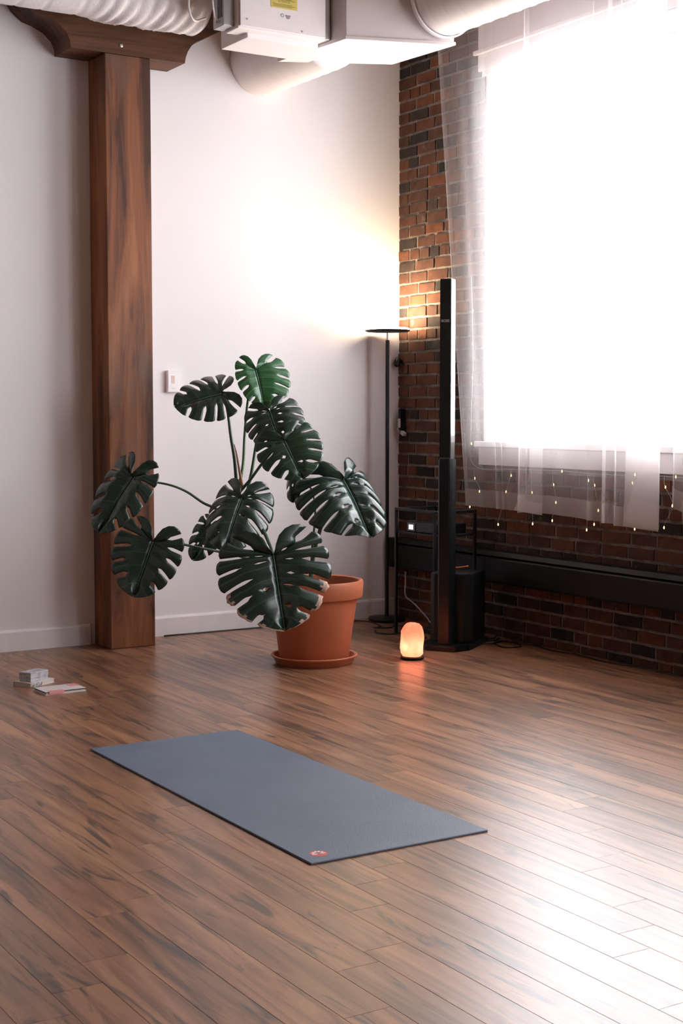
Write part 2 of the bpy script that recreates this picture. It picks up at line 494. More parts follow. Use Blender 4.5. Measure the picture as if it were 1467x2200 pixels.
for r in range(0, 58):
    z0 = -0.025 + CH * r + JT / 2; z1 = z0 + CH - JT
    z0 = max(z0, 0.001)
    if z1 > CEIL: break
    header = r % 7 == 4
    L = 0.098 if header else 0.200
    y = BYR - (0.0 if r % 2 else 0.11) - rb.uniform(0, 0.03)
    y_top = BYR
    first = True
    while y > 4.55:
        if first and r % 2 == 0:
            a, b = y + JT / 2, BYR - 0.002
            y_next = y
        else:
            l = L * rb.uniform(0.9, 1.1)
            if not header and rb.random() < 0.12: l *= 0.5
            b = (y - JT / 2) if not first else BYR - 0.002
            a = b - l
            y_next = a - JT / 2
        first = False
        y = y_next
        spans = [(a, b)]
        if z1 > WZ0 - 0.12 and z0 < WZ1 + 0.30:         # window and its white surround
            w0, w1 = WINS[0]
            out = []
            for (p, q) in spans:
                if q <= w0 or p >= w1: out.append((p, q))
                elif q > w1 + 0.02: out.append((w1, q))
                elif p < w0 - 0.02: out.append((p, w0))
            spans = out
        for (p, q) in spans:
            if q - p < 0.02: continue
            if 0.37 < (z0 + z1) / 2 < 0.51: continue     # wholly behind the heater casing
            bricks.append((p, q, z0, z1))
def brick_size(bk):
    p, q, z0, z1 = bk
    c = (BX, (p + q) / 2, (z0 + z1) / 2)
    if not in_view(c, 40, 40): return 0
    A = [project((BX, yy, zz)) for yy, zz in ((p, z0), (q, z0), (q, z1), (p, z1))]
    ar = 0
    for i in range(4):
        x1, y1, _ = A[i]; x2, y2, _ = A[(i + 1) % 4]; ar += x1 * y2 - x2 * y1
    return abs(ar) / 2
bricks.sort(key=brick_size, reverse=True)
N_SINGLE = 295
vs, fs = [], []
for i, (p, q, z0, z1) in enumerate(bricks):
    prot = rb.uniform(0.004, 0.010)
    me = brick_meshes[rb.randrange(8)]
    c = (BX + 0.010 - prot, (p + q) / 2, (z0 + z1) / 2)
    if i < N_SINGLE and brick_size(bricks[i]) > 0:
        o = link('brick', me, None, wall_right, c)
        o.scale = (1, q - p, z1 - z0)
        o.rotation_euler = (rb.uniform(-0.012, 0.012), 0, 0)
    else:
        n = len(vs)
        vs += [(c[0] + v.co.x, c[1] + v.co.y * (q - p), c[2] + v.co.z * (z1 - z0)) for v in me.vertices]
        fs += [tuple(k + n for k in pl.vertices) for pl in me.polygons]
bw = link('brickwork', mesh('brickwork', vs, fs), M['brick'], wall_right); bw['kind'] = 'stuff'
print('bricks', len(bricks))

# baseboards
def baseboard(name, x0, x1, y):
    prof = [(0, 0), (-0.013, 0), (-0.013, 0.108), (-0.010, 0.118), (0, 0.122)]
    n = len(prof)
    vs = [(x0, y + a, b) for a, b in prof] + [(x1, y + a, b) for a, b in prof]
    fs = [tuple(range(n)), tuple(reversed(range(n, 2 * n)))] + [(i, n + i, n + (i + 1) % n, (i + 1) % n) for i in range(n)]
    return struct(link(name, mesh(name, vs, fs), M['white_trim']))
baseboard('baseboard_back', XL, 3.205, BYL)
baseboard('baseboard_back', 3.50, BX - 0.01, BYR)

# ------------------------------------------------------------------ windows
def make_window(i, a, b):
    w = empty('window_%d' % i, (BX, (a + b) / 2, WZ0)); struct(w)
    hy = (b - a) / 2; hh = WZ1 - WZ0
    box('sill', (-0.035, -hy - 0.05, -0.015), (0.20, hy + 0.05, 0.02), M['white_trim'], w, 0.004)
    box('apron', (-0.018, -hy - 0.02, -0.125), (0.001, hy + 0.02, -0.016), M['white_trim'], w, 0.003)
    for s in (-1, 1):
        box('jamb', (0.002, s * hy, 0.02), (WALLT - 0.02, s * (hy - 0.03), hh), M['white_trim'], w, 0.003)
    box('head', (-0.012, -hy - 0.02, hh - 0.03), (WALLT - 0.02, hy + 0.02, hh + 0.002), M['white_trim'], w, 0.003)
    box('head_casing', (-0.02, -hy - 0.05, hh + 0.003), (0.004, hy + 0.05, hh + 0.29), M['white_trim'], w, 0.003)
    box('head_moulding', (-0.045, -hy - 0.07, hh + 0.10), (-0.019, hy + 0.07, hh + 0.125), M['white_trim'], w, 0.004)
    for s in (-1, 1):
        y0, y1 = (-hy + 0.03, -0.025) if s < 0 else (0.025, hy - 0.03)
        for lvl, (z0, z1) in enumerate(((0.02, hh * 0.56), (hh * 0.56, hh - 0.03))):
            xo = 0.20 if lvl == 0 else 0.235
            sash = empty('sash', (xo, (y0 + y1) / 2, (z0 + z1) / 2)); sash.parent = w
            yy, zz = (y1 - y0) / 2, (z1 - z0) / 2
            t = 0.042
            box('rail', (0, -yy, -zz), (0.034, yy, -zz + t), M['white_trim'], sash, 0.003)
            box('rail', (0, -yy, zz - t), (0.034, yy, zz), M['white_trim'], sash, 0.003)
            box('stile', (0, -yy, -zz + t), (0.034, -yy + t, zz - t), M['white_trim'], sash, 0.003)
            box('stile', (0, yy - t, -zz + t), (0.034, yy, zz - t), M['white_trim'], sash, 0.003)
            box('pane', (0.015, -yy + t, -zz + t), (0.019, yy - t, zz - t), M['glass'], sash)
    box('mullion', (0.18, -0.025, 0.02), (WALLT - 0.02, 0.025, hh - 0.03), M['white_trim'], w, 0.003)
for i, (a, b) in enumerate(WINS): make_window(i + 1, a, b)

# ------------------------------------------------------------------ timber post with its bolster
post = empty('timber_post', (3.36, 7.90, 0), 'square reddish-brown timber post with carved bolster against the white wall', 'post')
PY0, PY1 = 7.775 - 7.90, BYL - 0.001 - 7.90
box('shaft', (3.235 - 3.36, PY0, 0), (3.515 - 3.36, PY1, 3.385), M['timber'], post, 0.006)
prof = [(3.035, 3.386), (3.031, 3.425), (3.012, 3.465), (2.965, 3.508), (2.90, 3.537), (2.84, 3.553), (2.78, 3.60), (2.745, 3.65), (2.70, 3.72),
        (4.10, 3.72), (4.02, 3.63), (3.92, 3.575), (3.80, 3.512), (3.775, 3.490), (3.752, 3.456), (3.738, 3.42), (3.732, 3.386)]
n = len(prof)
vs = [(x - 3.36, PY0, z) for x, z in prof] + [(x - 3.36, PY1, z) for x, z in prof]
fs = [tuple(range(n)), tuple(reversed(range(n, 2 * n)))] + [(i, n + i, n + (i + 1) % n, (i + 1) % n) for i in range(n)]
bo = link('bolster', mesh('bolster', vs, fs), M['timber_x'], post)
bm = bmesh.new(); bm.from_mesh(bo.data); bmesh.ops.recalc_face_normals(bm, faces=bm.faces[:]); bm.to_mesh(bo.data); bm.free()
lathe('bolt', [(0.010, 0), (0.010, 0.004), (0.006, 0.006)], M['silver'], post, (3.335 - 3.36, PY0, 3.435), 12, rot=(math.pi / 2, 0, 0))

# ------------------------------------------------------------------ ceiling ducts and air handler
rd = random.Random(3)
def flex_duct():
    n, m = 40, 190
    x0, x1, r0 = 1.2, 3.63, 0.205
    vs, fs = [], []
    seams = [2.03, 2.24, 2.46, 2.60, 2.74, 2.93]
    ph = [(rd.uniform(0, 6.28), rd.uniform(14, 40), rd.randint(2, 7)) for _ in range(7)]
    for i in range(m):
        x = x0 + (x1 - x0) * i / (m - 1)
        wrap = max(0.0, min(1.0, (x - 2.95) / 0.12))
        for k in range(n):
            a = 2 * math.pi * k / n
            dr = sum(0.0022 * math.sin(f * x * 2.4 + q * a + p) for p, f, q in ph) * wrap
            dr += 0.010 * wrap * (abs(math.sin(x * 43 + 0.5 * math.sin(3 * a))) - 0.4)
            dr -= 0.006 * (1 - wrap) * sum(math.exp(-((x - s0) / 0.008) ** 2) for s0 in seams)
            q = r0 + dr + 0.012 * wrap
            vs.append((x - 3.3, q * math.cos(a), q * math.sin(a)))
    for i in range(m - 1):
        for k in range(n):
            k2 = (k + 1) % n
            fs.append((i * n + k, i * n + k2, (i + 1) * n + k2, (i + 1) * n + k))
    fs.append(tuple(range(n))); fs.append(tuple(reversed(range((m - 1) * n, m * n))))
    return mesh('insulated_duct', vs, fs)
fd = link('insulated_duct', flex_duct(), M['duct_wrap'], None, (3.3, 7.40, 3.672), smooth=True)
tag(fd, 'white wrinkled insulation-wrapped duct running in front of the timber bolster', 'duct')

ah = empty('air_handler', (3.84, 7.05, 3.36), 'white box-shaped air handler with yellow label beside the wrapped duct', 'air handler')
def A(x, y, z): return (x - 3.84, y - 7.05, z - 3.36)
box('body', A(3.578, 6.82, 3.358), A(4.105, 6.96, 4.0), M['duct_white'], ah, 0.004)
box('return_box', A(3.668, 6.885, 3.335), A(4.10, 7.19, 4.0), M['duct_white'], ah, 0.003)
box('front_panel', A(3.585, 6.806, 3.368), A(4.10, 6.819, 4.0), M['duct_white'], ah, 0.003)
cb = box('control_box', A(3.515, 6.86, 3.372), A(3.577, 6.98, 3.80), M['duct_grey'], ah, 0.004)
for k in range(3):
    box('vent_slat', (-0.0335, -0.045 + 0.02 * k, -0.17), (-0.0305, -0.038 + 0.02 * k, 0.17), M['dark_vent'], cb)
tube('conduit', [A(3.52, 6.90, 3.95), A(3.47, 6.86, 3.72), A(3.45, 6.86, 3.55), A(3.47, 6.88, 3.43), A(3.51, 6.93, 3.40)], 0.005, M['duct_white'], ah)
tube('conduit', [A(3.48, 6.98, 3.98), A(3.41, 6.95, 3.68), A(3.37, 6.97, 3.50), A(3.42, 7.02, 3.42), A(3.51, 7.06, 3.45)], 0.006, M['duct_white'], ah)
for (sx, sz) in ((3.625, 3.405), (3.955, 3.385), (4.085, 3.60), (3.605, 3.60)):
    lathe('screw', [(0.005, 0), (0.005, 0.003)], M['duct_grey'], ah, A(sx, 6.806, sz), 10, rot=(math.pi / 2, 0, 0))
lab = box('warning_label', A(3.765, 6.8045, 3.487), A(3.925, 6.8058, 3.60), M['yellow'], ah)
RX = (math.pi / 2, 0, 0)
for body, zz, sz in (('CAUTION', 0.006, 0.016), ('ATTENTION', -0.022, 0.013)):
    me = text_mesh(body, sz, 0.0002); link('print', me, M['ink'], lab, (0, -0.0009, zz), RX)
for k, zz in enumerate((0.045, 0.036, 0.027, -0.008, -0.013, -0.035, -0.041, -0.047)):
    box('print_line', (-0.068, -0.0009, zz - 0.0012), (0.068 - 0.02 * (k % 2), -0.0007, zz + 0.0012), M['ink'], lab)
lathe('approval_mark', [(0.010, 0), (0.010, 0.0006), (0.006, 0.0006), (0.006, 0)], M['ink_grey'], ah, A(3.835, 6.8055, 3.452), 16, rot=RX, close=False)
prism('approval_mark', [(-0.017, 0.009), (0.017, 0.009), (0.008, -0.010), (-0.008, -0.010)], 0, 0.0006, M['ink_grey'], ah, A(3.868, 6.8055, 3.448), RX)

pl = empty('duct_plenum', (4.45, 6.95, 3.37), 'white sheet-metal plenum box with slanted sides right of the air handler', 'plenum')
Q = [(4.13, 7.37), (4.715, 7.09), (4.765, 6.55), (4.19, 6.745)]
prism('casing', [(x - 4.45, y - 6.95) for x, y in Q], 0.0, 0.63, M['duct_white'], pl, bevel=0.003)
prism('bottom_flange', [((x - 4.45) * 1.02, (y - 6.95) * 1.02) for x, y in Q], -0.006, 0.012, M['duct_white'], pl, bevel=0.002)
box('side_strip', (4.108 - 4.45, 6.86 - 6.95, 0.01), (4.16 - 4.45, 7.2 - 6.95, 0.63), M['duct_grey'], pl, 0.002)

def spiral_duct(name, p0, length, r, mat, label, pitch=0.12, flange=True):
    """round duct running along y from p0 towards the camera"""
    n, m = 56, int(length / 0.008)
    vs, fs = [], []
    for i in range(m):
        y = -length * i / (m - 1)
        for k in range(n):
            a = 2 * math.pi * k / n
            ph = (-y / pitch + a / (2 * math.pi)) % 1.0
            q = r + 0.0035 * math.exp(-((ph - 0.5) / 0.035) ** 2)
            vs.append((q * math.cos(a), y, q * math.sin(a)))
    for i in range(m - 1):
        for k in range(n):
            k2 = (k + 1) % n
            fs.append((i * n + k, (i + 1) * n + k, (i + 1) * n + k2, i * n + k2))
    fs.append(tuple(range(n))); fs.append(tuple(reversed(range((m - 1) * n, m * n))))
    e = empty(name, p0, label, 'duct')
    bm = bmesh.new(); me = mesh('pipe', vs, fs); bm.from_mesh(me); bmesh.ops.recalc_face_normals(bm, faces=bm.faces[:]); bm.to_mesh(me); bm.free()
    link('pipe', me, mat, e, smooth=True)
    if flange:
        lathe('collar', [(r + 0.002, 0), (r + 0.014, 0), (r + 0.014, 0.02), (r + 0.005, 0.024)], mat, e, (0, 0, 0), 56, rot=(math.pi / 2, 0, 0), close=False)
    return e
spiral_duct('spiral_duct', (4.395, BYR - 0.001, 3.535), 0.845, 0.205, M['duct_white'], 'pale round spiral duct going into the white wall behind the air handler', flange=False)
spiral_duct('spiral_duct', (4.70, 6.572, 3.61), 4.2, 0.20, M['duct_white'], 'silvery white round duct passing in front of the curtain top')

# ------------------------------------------------------------------ wall thermostat
th = empty('thermostat', (3.775, BYR, 1.555), 'small white wall thermostat between the post and the monstera leaf', 'thermostat')
box('housing', (-0.032, -0.030, -0.066), (0.045, 0.001, 0.066), M['white_trim'], th, 0.004)
box('display', (-0.010, -0.0315, -0.012), (0.012, -0.0295, 0.034), M['peach'], th)
box('logo_line', (-0.008, -0.0312, -0.044), (0.014, -0.0297, -0.041), M['duct_grey'], th)

# ------------------------------------------------------------------ baseboard heater along the brick wall
ht = empty('baseboard_heater', (5.39, 6.0, 0.345), 'long black baseboard heater casing mounted low along the brick wall', 'heater')
HY0, HY1 = 1.0 - 6.0, 8.07 - 6.0
def extrude_y(name, prof, y0, y1, mat, parent):
    n = len(prof)
    vs = [(x, y0, z) for x, z in prof] + [(x, y1, z) for x, z in prof]
    fs = [tuple(range(n)), tuple(reversed(range(n, 2 * n)))] + [(i, n + i, n + (i + 1) % n, (i + 1) % n) for i in range(n)]
    me = mesh(name, vs, fs)
    bm = bmesh.new(); bm.from_mesh(me); bmesh.ops.recalc_face_normals(bm, faces=bm.faces[:]); bm.to_mesh(me); bm.free()
    return link(name, me, mat, parent)
extrude_y('front_cover', [(-0.060, 0.012), (-0.056, 0.0), (-0.040, 0.0), (-0.040, 0.145), (-0.052, 0.150), (-0.060, 0.142)], HY0, HY1, M['heater'], ht)
extrude_y('back_plate', [(0.04, 0.0), (0.052, 0.0), (0.052, 0.187), (0.04, 0.187)], HY0, HY1, M['heater'], ht)
extrude_y('top_damper', [(-0.052, 0.163), (-0.030, 0.187), (0.04, 0.187), (0.04, 0.180), (-0.028, 0.180), (-0.048, 0.158)], HY0, HY1, M['heater'], ht)
extrude_y('fin_element', [(-0.03, 0.03), (0.03, 0.03), (0.03, 0.12), (-0.03, 0.12)], HY0 + 0.05, HY1 - 0.05, M['black'], ht)
box('end_cap', (-0.064, HY1 - 0.085, -0.003), (0.053, HY1 + 0.005, 0.19), M['black'], ht, 0.006)

# ------------------------------------------------------------------ sheer curtains
def curtain(name, yl, yr, ztop, zbot, nf, seed, label, x0=5.335, amp=0.026, flare=0.0, pleat=1.0, edge=0.018):
    """yl/yr: left and right edge at (top, bottom); folds double back here and there"""
    rd = random.Random(seed)
    p1, p2, p3 = [rd.uniform(0, 6.28) for _ in range(3)]
    m, k = 230, 30
    e = empty(name, (x0, (yl[1] + yr[1]) / 2, zbot(0.5)), label, 'curtain')
    def pt(s, t, off=0.0):
        # t: 0 top .. 1 bottom
        z = ztop + (zbot(s) - ztop) * t
        a = yl[0] + (yl[1] - yl[0]) * t; b = yr[0] + (yr[1] - yr[0]) * t
        ph = 2 * math.pi * (nf * s + 0.42 * math.sin(2 * math.pi * 1.3 * s + p1) + 0.2 * math.sin(2 * math.pi * 3.1 * s + p2)) + 0.8 * t * math.sin(5 * s + p3)
        w = abs(b - a)
        bb = pleat * w / (2 * math.pi * nf) * (1.15 + 0.9 * math.sin(2 * math.pi * 2.3 * s + p2)) * (1 - 0.25 * t)
        am = amp * (0.65 + 0.5 * math.sin(2 * math.pi * 1.7 * s + p3)) * (1 + flare * t)
        y = a + (b - a) * s + bb * math.sin(ph + 1.1)
        x = am * math.sin(ph) + off
        return V((x0 + x, y, z)) - e.location
    T0 = 1.0
    vs = [pt(i / (m - 1), (j / (k - 1)) * T0) for j in range(k) for i in range(m)]
    fs = [(j * m + i, j * m + i + 1, (j + 1) * m + i + 1, (j + 1) * m + i) for j in range(k - 1) for i in range(m - 1)]
    link('cloth', mesh('cloth', vs, fs), M['sheer'], e, smooth=True)
    H = 0.105 / (ztop - zbot(0.5))
    kk = 5
    vs = [pt(i / (m - 1), 1 - H + H * j / (kk - 1), -0.0025) for j in range(kk) for i in range(m)]
    fs = [(j * m + i, j * m + i + 1, (j + 1) * m + i + 1, (j + 1) * m + i) for j in range(kk - 1) for i in range(m - 1)]
    link('hem', mesh('hem', vs, fs), M['sheer_hem'], e, smooth=True)
    # stitched side hems
    for side in (0.0, 1.0):
        ss = [side + (edge if side < 0.5 else -0.018) * q / 4 for q in range(5)]
        vs = [pt(s, j / (k - 1), -0.002) for j in range(k) for s in ss]
        fs = [(5 * j + q, 5 * j + q + 1, 5 * j + q + 6, 5 * j + q + 5) for j in range(k - 1) for q in range(4)]
        link('side_hem', mesh('side_hem', vs, fs), M['sheer'], e, smooth=True)
    return e
ZT = 3.98
curtain('sheer_curtain', (7.58, 7.20), (6.62, 6.62), ZT, lambda s: 0.795 - 0.005 * s, 4, 4, 'sheer white curtain panel hanging behind the black speaker column', x0=5.348, amp=0.014, pleat=0.30, edge=0.075)
cb_ = curtain('sheer_curtain', (6.66, 6.66), (5.46, 5.475), ZT, lambda s: 0.785 - 0.02 * s + 0.012 * math.sin(5 * s), 6, 8, 'sheer white curtain panel covering the bright middle of the window', x0=5.312, amp=0.020, flare=0.3, pleat=0.8)
curtain('sheer_curtain', (5.42, 5.41), (4.62, 4.70), ZT, lambda s: 0.90 - 0.12 * min(1, s * 6), 5, 15, 'sheer white curtain panel at the right-hand edge, mostly cut off', amp=0.02, flare=0.3)
def flap(y0, y1, ytop, zb0, zb1, z_fold, x):
    """turned-back corner of the panel: doubled cloth with its own hem"""
    o = cb_.location
    R_ = 14
    for nm, m0, m1, mt in (('folded_edge', 0.0, 1.0, M['sheer']), ('folded_hem', 0.0, 0.13, M['sheer_hem'])):
        vs = []
        for j in range(R_):
            t = m0 + (m1 - m0) * j / (R_ - 1)
            za, zb = zb0 + (z_fold - zb0) * t, zb1 + (z_fold - zb1) * t
            for k in range(5):
                f = k / 4
                a = y0 + (ytop - y0) * min(1, t / 0.42) if t < 0.42 else ytop
                b = y1
                vs.append(V((x - 0.012 * math.sin(math.pi * f) - (0.002 if nm == 'folded_hem' else 0), a + (b - a) * f, za + (zb - za) * f)) - o)
        fs = [(j * 5 + k, j * 5 + k + 1, (j + 1) * 5 + k + 1, (j + 1) * 5 + k) for j in range(R_ - 1) for k in range(4)]
        link(nm, mesh(nm, vs, fs), mt, cb_, smooth=True)
flap(5.72, 5.475, 5.57, 0.80, 0.765, 1.75, 5.285)
flap(5.74, 5.475, 5.70, 0.765, 0.765, 3.9, 5.296)
flap(6.655, 6.40, 6.52, 0.80, 0.785, 1.30, 5.288)
rod = struct(empty('trim_1', (5.33, 6.0, 4.0)))   # curtain rod, above the frame
tube('bar', [(0, -1.5, 0), (0, 1.7, 0)], 0.012, M['black'], rod, smooth=0)
for yy in (-1.3, 0.1, 1.5): tube('bracket', [(0, yy, 0), (0.12, yy, 0)], 0.008, M['black'], rod, smooth=0)

# ------------------------------------------------------------------ fairy lights hanging from the sill
fl = empty('fairy_lights', (5.39, 6.3, 1.02), 'string of tiny warm fairy lights dangling from the window sill behind the curtains', 'fairy lights')
def Fp(y, z, x=5.392): return V((x, y, z)) - V((5.39, 6.3, 1.02))
tube('main_wire', [Fp(7.22, 2.2), Fp(7.20, 1.7), Fp(7.215, 1.3), Fp(7.19, 1.045), Fp(6.8, 1.03), Fp(6.4, 1.036), Fp(6.0, 1.028), Fp(5.6, 1.036), Fp(5.2, 1.03), Fp(4.8, 1.035)], 0.0016, M['white_cable'], fl, 5)
drops = [[(7.174, 0.961), (7.126, 0.883), (7.224, 0.783)], [(6.816, 0.992), (6.864, 0.893), (6.938, 0.692)], [(6.62, 0.90), (6.612, 0.717)],
         [(6.427, 0.953), (6.405, 0.853), (6.436, 0.747)], [(6.079, 0.965), (6.046, 0.828), (6.079, 0.749)], [(6.13, 0.99), (6.14, 0.714)],
         [(5.78, 0.99), (5.757, 0.745)], [(5.532, 0.979), (5.48, 0.885), (5.538, 0.768)], [(5.25, 0.93), (5.22, 0.80)], [(4.95, 0.95), (4.93, 0.79)]]
bulb_me = None
def bulb(y, z):
    global bulb_me
    if bulb_me is None:
        o = lathe('bulb', [(0.0012, 0.009), (0.0028, 0.005), (0.0036, 0.0), (0.0028, -0.005), (0.0008, -0.007)], M['bulb'], fl, Fp(y, z), 10)
        bulb_me = o.data
    else: link('bulb', bulb_me, None, fl, Fp(y, z))
for d in drops:
    y0, z0 = d[0]
    pts = [Fp(y0 + 0.01, 1.032)]
    for i, (y, z) in enumerate(d):
        pts.append(Fp(y, z + 0.006, 5.388 + 0.006 * (i % 2)))
    tube('drop_wire', pts, 0.0014, M['white_cable'], fl, 5)
    for (y, z) in d: bulb(y, z)
for y, z in ((7.205, 1.99), (7.205, 1.787), (7.205, 1.58), (7.21, 1.174), (6.355, 1.033), (5.76, 1.035), (5.458, 1.036)): bulb(y, z)

# ------------------------------------------------------------------ torchiere floor lamp
LX, LY = 5.235, 7.915
lp = empty('floor_lamp', (LX, LY, 0), 'tall black torchiere floor lamp glowing in the corner by the bricks', 'floor lamp')
lathe('base', [(0.118, 0.0), (0.122, 0.004), (0.122, 0.020), (0.115, 0.026), (0.02, 0.030)], M['black_satin'], lp)
lathe('pole', [(0.0125, 0.028), (0.0125, 1.835)], M['black_satin'], lp, n=20)
lathe('neck', [(0.0065, 1.835), (0.0065, 1.885)], M['white_trim'], lp, n=16)
lathe('dish', [(0.02, 1.882), (0.135, 1.888), (0.146, 1.893), (0.147, 1.901), (0.140, 1.901), (0.02, 1.899)], M['black_satin'], lp)
lathe('diffuser', [(0.139, 1.9015), (0.142, 1.908), (0.136, 1.913), (0.01, 1.915)], M['led'], lp)

# ------------------------------------------------------------------ column loudspeaker
FDIR = math.atan2(-0.60, -0.80)
spk = empty('column_loudspeaker', (4.904, 6.789, 0), 'tall slim black column loudspeaker on a floor base by the window', 'loudspeaker')
spk.rotation_euler = (0, 0, FDIR + math.pi / 2)       # local -y is the front; the column stands on the local origin
prism('base_plate', [(-0.15, -0.02), (-0.09, -0.115), (0.09, -0.115), (0.15, -0.02), (0.155, 0.36), (-0.15, 0.36)], 0.0, 0.030, M['black_satin'], spk, bevel=0.006)
prism('bass_box', [(-0.125, 0.085), (-0.085, 0.040), (0.085, 0.040), (0.132, 0.085), (0.132, 0.345), (-0.125, 0.345)], 0.032, 0.43, M['black'], spk, bevel=0.005)
prism('lower_column', [(-0.043, -0.035), (-0.030, -0.050), (0.030, -0.050), (0.043, -0.035), (0.043, 0.036), (-0.043, 0.036)], 0.031, 1.10, M['black_satin'], spk, bevel=0.003)
prism('upper_column', [(-0.033, -0.044), (0.033, -0.044), (0.034, -0.040), (0.034, 0.036), (-0.034, 0.036), (-0.034, -0.040)], 1.101, 2.125, M['black_gloss'], spk, bevel=0.002)
prism('upper_grille', [(-0.032, -0.0475), (0.032, -0.0475), (0.032, -0.0442), (-0.032, -0.0442)], 1.895, 2.120, M['grille'], spk)
prism('lower_grille', [(-0.032, -0.0475), (0.032, -0.0475), (0.032, -0.0442), (-0.032, -0.0442)], 1.11, 1.878, M['grille'], spk)
me = text_mesh('BOSE', 0.020, 0.0008)
link('logo', me, M['silver'], spk, (0, -0.0485, 1.886), (math.pi / 2, 0, 0))

# ------------------------------------------------------------------ black metal stand with mixer
sx0, sx1, sy0, sy1, szt = 4.99, 5.285, 7.03, 7.44, 0.782
st = empty('metal_stand', ((sx0 + sx1) / 2, (sy0 + sy1) / 2, 0), 'thin black metal frame stand behind the loudspeaker', 'stand')
ox, oy = (sx0 + sx1) / 2, (sy0 + sy1) / 2
hx, hy = (sx1 - sx0) / 2, (sy1 - sy0) / 2
leg_me = box_mesh('leg', 0.018, 0.018, szt - 0.018, 0.002, 1); leg_me.materials.append(M['black'])
for a in (-1, 1):
    for b in (-1, 1): link('leg', leg_me, None, st, (a * hx, b * hy, (szt - 0.018) / 2))
for a in (-1, 1):
    box('top_rail', (a * hx - 0.009, -hy - 0.009, szt - 0.018), (a * hx + 0.009, hy + 0.009, szt), M['black'], st, 0.002, 1)
    box('top_rail', (-hx + 0.009, a * hy - 0.009, szt - 0.018), (hx - 0.009, a * hy + 0.009, szt), M['black'], st, 0.002, 1)
box('shelf', (-hx, -hy, 0.625), (hx, hy, 0.637), M['black'], st, 0.001, 1)
mx = empty('audio_mixer', (5.135, 7.235, 0.637), 'small black audio mixer with a lit white display on the metal stand', 'mixer')
box('case', (-0.12, -0.16, 0.0), (0.12, 0.13, 0.062), M['black_satin'], mx, 0.006)
sc_ = box('display_bezel', (-0.1245, 0.035, 0.006), (-0.1195, 0.115, 0.056), M['black_gloss'], mx, 0.001)
box('display', (-0.0038, -0.022, -0.014), (-0.0022, 0.022, 0.014), M['lcd'], sc_, 0.0)
for k in range(3): lathe('knob', [(0.009, 0), (0.009, 0.014), (0.007, 0.016)], M['black'], mx, (-0.06 + 0.06 * k, -0.08, 0.062), 14)

# ------------------------------------------------------------------ salt lamp
sl = empty('salt_lamp', (4.535, 6.60, 0), 'glowing orange-pink rock salt lamp on a dark base, on the floor', 'salt lamp')
lathe('base', [(0.060, 0.0), (0.066, 0.006), (0.066, 0.014), (0.060, 0.018)], M['black'], sl, n=32)
def mat_salt():
    s = NT('pink_rock_salt'); s.t.nodes.remove(s.b)
    nz = s.noise(s.coord(), 16, 5, 0.6)
    c = s.ramp(nz, [(0.3, (0.92, 0.27, 0.17)), (0.7, (0.98, 0.40, 0.28))])
    tl = s.n('ShaderNodeBsdfTranslucent'); df = s.n('ShaderNodeBsdfDiffuse'); s.l(c, tl.inputs[0]); s.l(c, df.inputs[0])
    bp = s.n('ShaderNodeBump'); bp.inputs['Strength'].default_value = 0.5; bp.inputs['Distance'].default_value = 0.01
    s.l(s.noise(s.coord(), 30, 4), bp.inputs['Height']); s.l(bp.outputs[0], tl.inputs['Normal']); s.l(bp.outputs[0], df.inputs['Normal'])
    mx_ = s.n('ShaderNodeMixShader'); mx_.inputs[0].default_value = 0.4
    s.l(tl.outputs[0], mx_.inputs[1]); s.l(df.outputs[0], mx_.inputs[2]); s.l(mx_.outputs[0], s.out.inputs[0])
    return s.m
rk = random.Random(2)
prof = [(0.050, 0.0), (0.061, 0.014), (0.065, 0.05), (0.066, 0.10), (0.063, 0.135), (0.052, 0.165), (0.034, 0.180), (0.012, 0.185)]
n = 18; vs, fs = [], []
for (r, z) in prof:
    for k in range(n):
        a = 2 * math.pi * k / n
        q = r * (1 + 0.05 * math.sin(3 * a + z * 20) + rk.uniform(-0.04, 0.04))
        vs.append((q * math.cos(a), q * math.sin(a), 0.018 + z + rk.uniform(-0.003, 0.003) * (z > 0)))
for i in range(len(prof) - 1):
    for k in range(n):
        k2 = (k + 1) % n; fs.append((i * n + k, i * n + k2, (i + 1) * n + k2, (i + 1) * n + k))
fs.append(tuple(range((len(prof) - 1) * n, len(prof) * n)))
link('salt_rock', mesh('salt_rock', vs, fs), mat_salt(), sl, smooth=True)
pd = bpy.data.lights.new('salt_bulb', 'POINT'); pd.energy = 0.52; pd.color = (1.0, 0.80, 0.62); pd.shadow_soft_size = 0.018
po = bpy.data.objects.new('salt_bulb', pd); COL.objects.link(po); po.parent = sl; po.location = (0, 0, 0.075)

# ------------------------------------------------------------------ cables
def cable(pts, label, r=0.004, mat='cable', name='cable'):
    o = tube(name, pts, r, M[mat], n=7)
    tag(o, label, 'cable'); return o
z = 0.0045
cable([(5.10, 6.90, z), (5.22, 6.78, z), (5.32, 6.80, z), (5.36, 6.72, z), (5.30, 6.60, z), (5.20, 6.64, z), (5.25, 6.78, z + 0.008), (5.35, 6.74, z + 0.008), (5.395, 6.58, z), (5.37, 6.40, z), (5.40, 6.2, z),
       (5.375, 5.95, z), (5.41, 5.75, z), (5.40, 5.5, z), (5.42, 5.2, z), (5.41, 4.6, z)], 'black cable looping on the floor and running along the brick wall')
cable([(5.14, 6.98, 0.02), (5.26, 6.96, 0.05), (5.37, 6.95, 0.06), (5.33, 6.88, 0.02), (5.22, 6.92, z), (5.30, 6.86, z), (5.38, 6.9, z)], 'black cable arched against the bricks right of the bass box', 0.0045)
cable([(3.7, 8.06, z), (4.6, 8.06, z), (4.95, 8.03, z), (5.09, 7.93, z), (5.05, 7.70, z), (4.98, 7.68, z), (5.06, 7.62, z), (5.15, 7.68, z), (5.20, 7.60, z)], 'black cable trailing along the white wall to the lamp base', 0.0042)
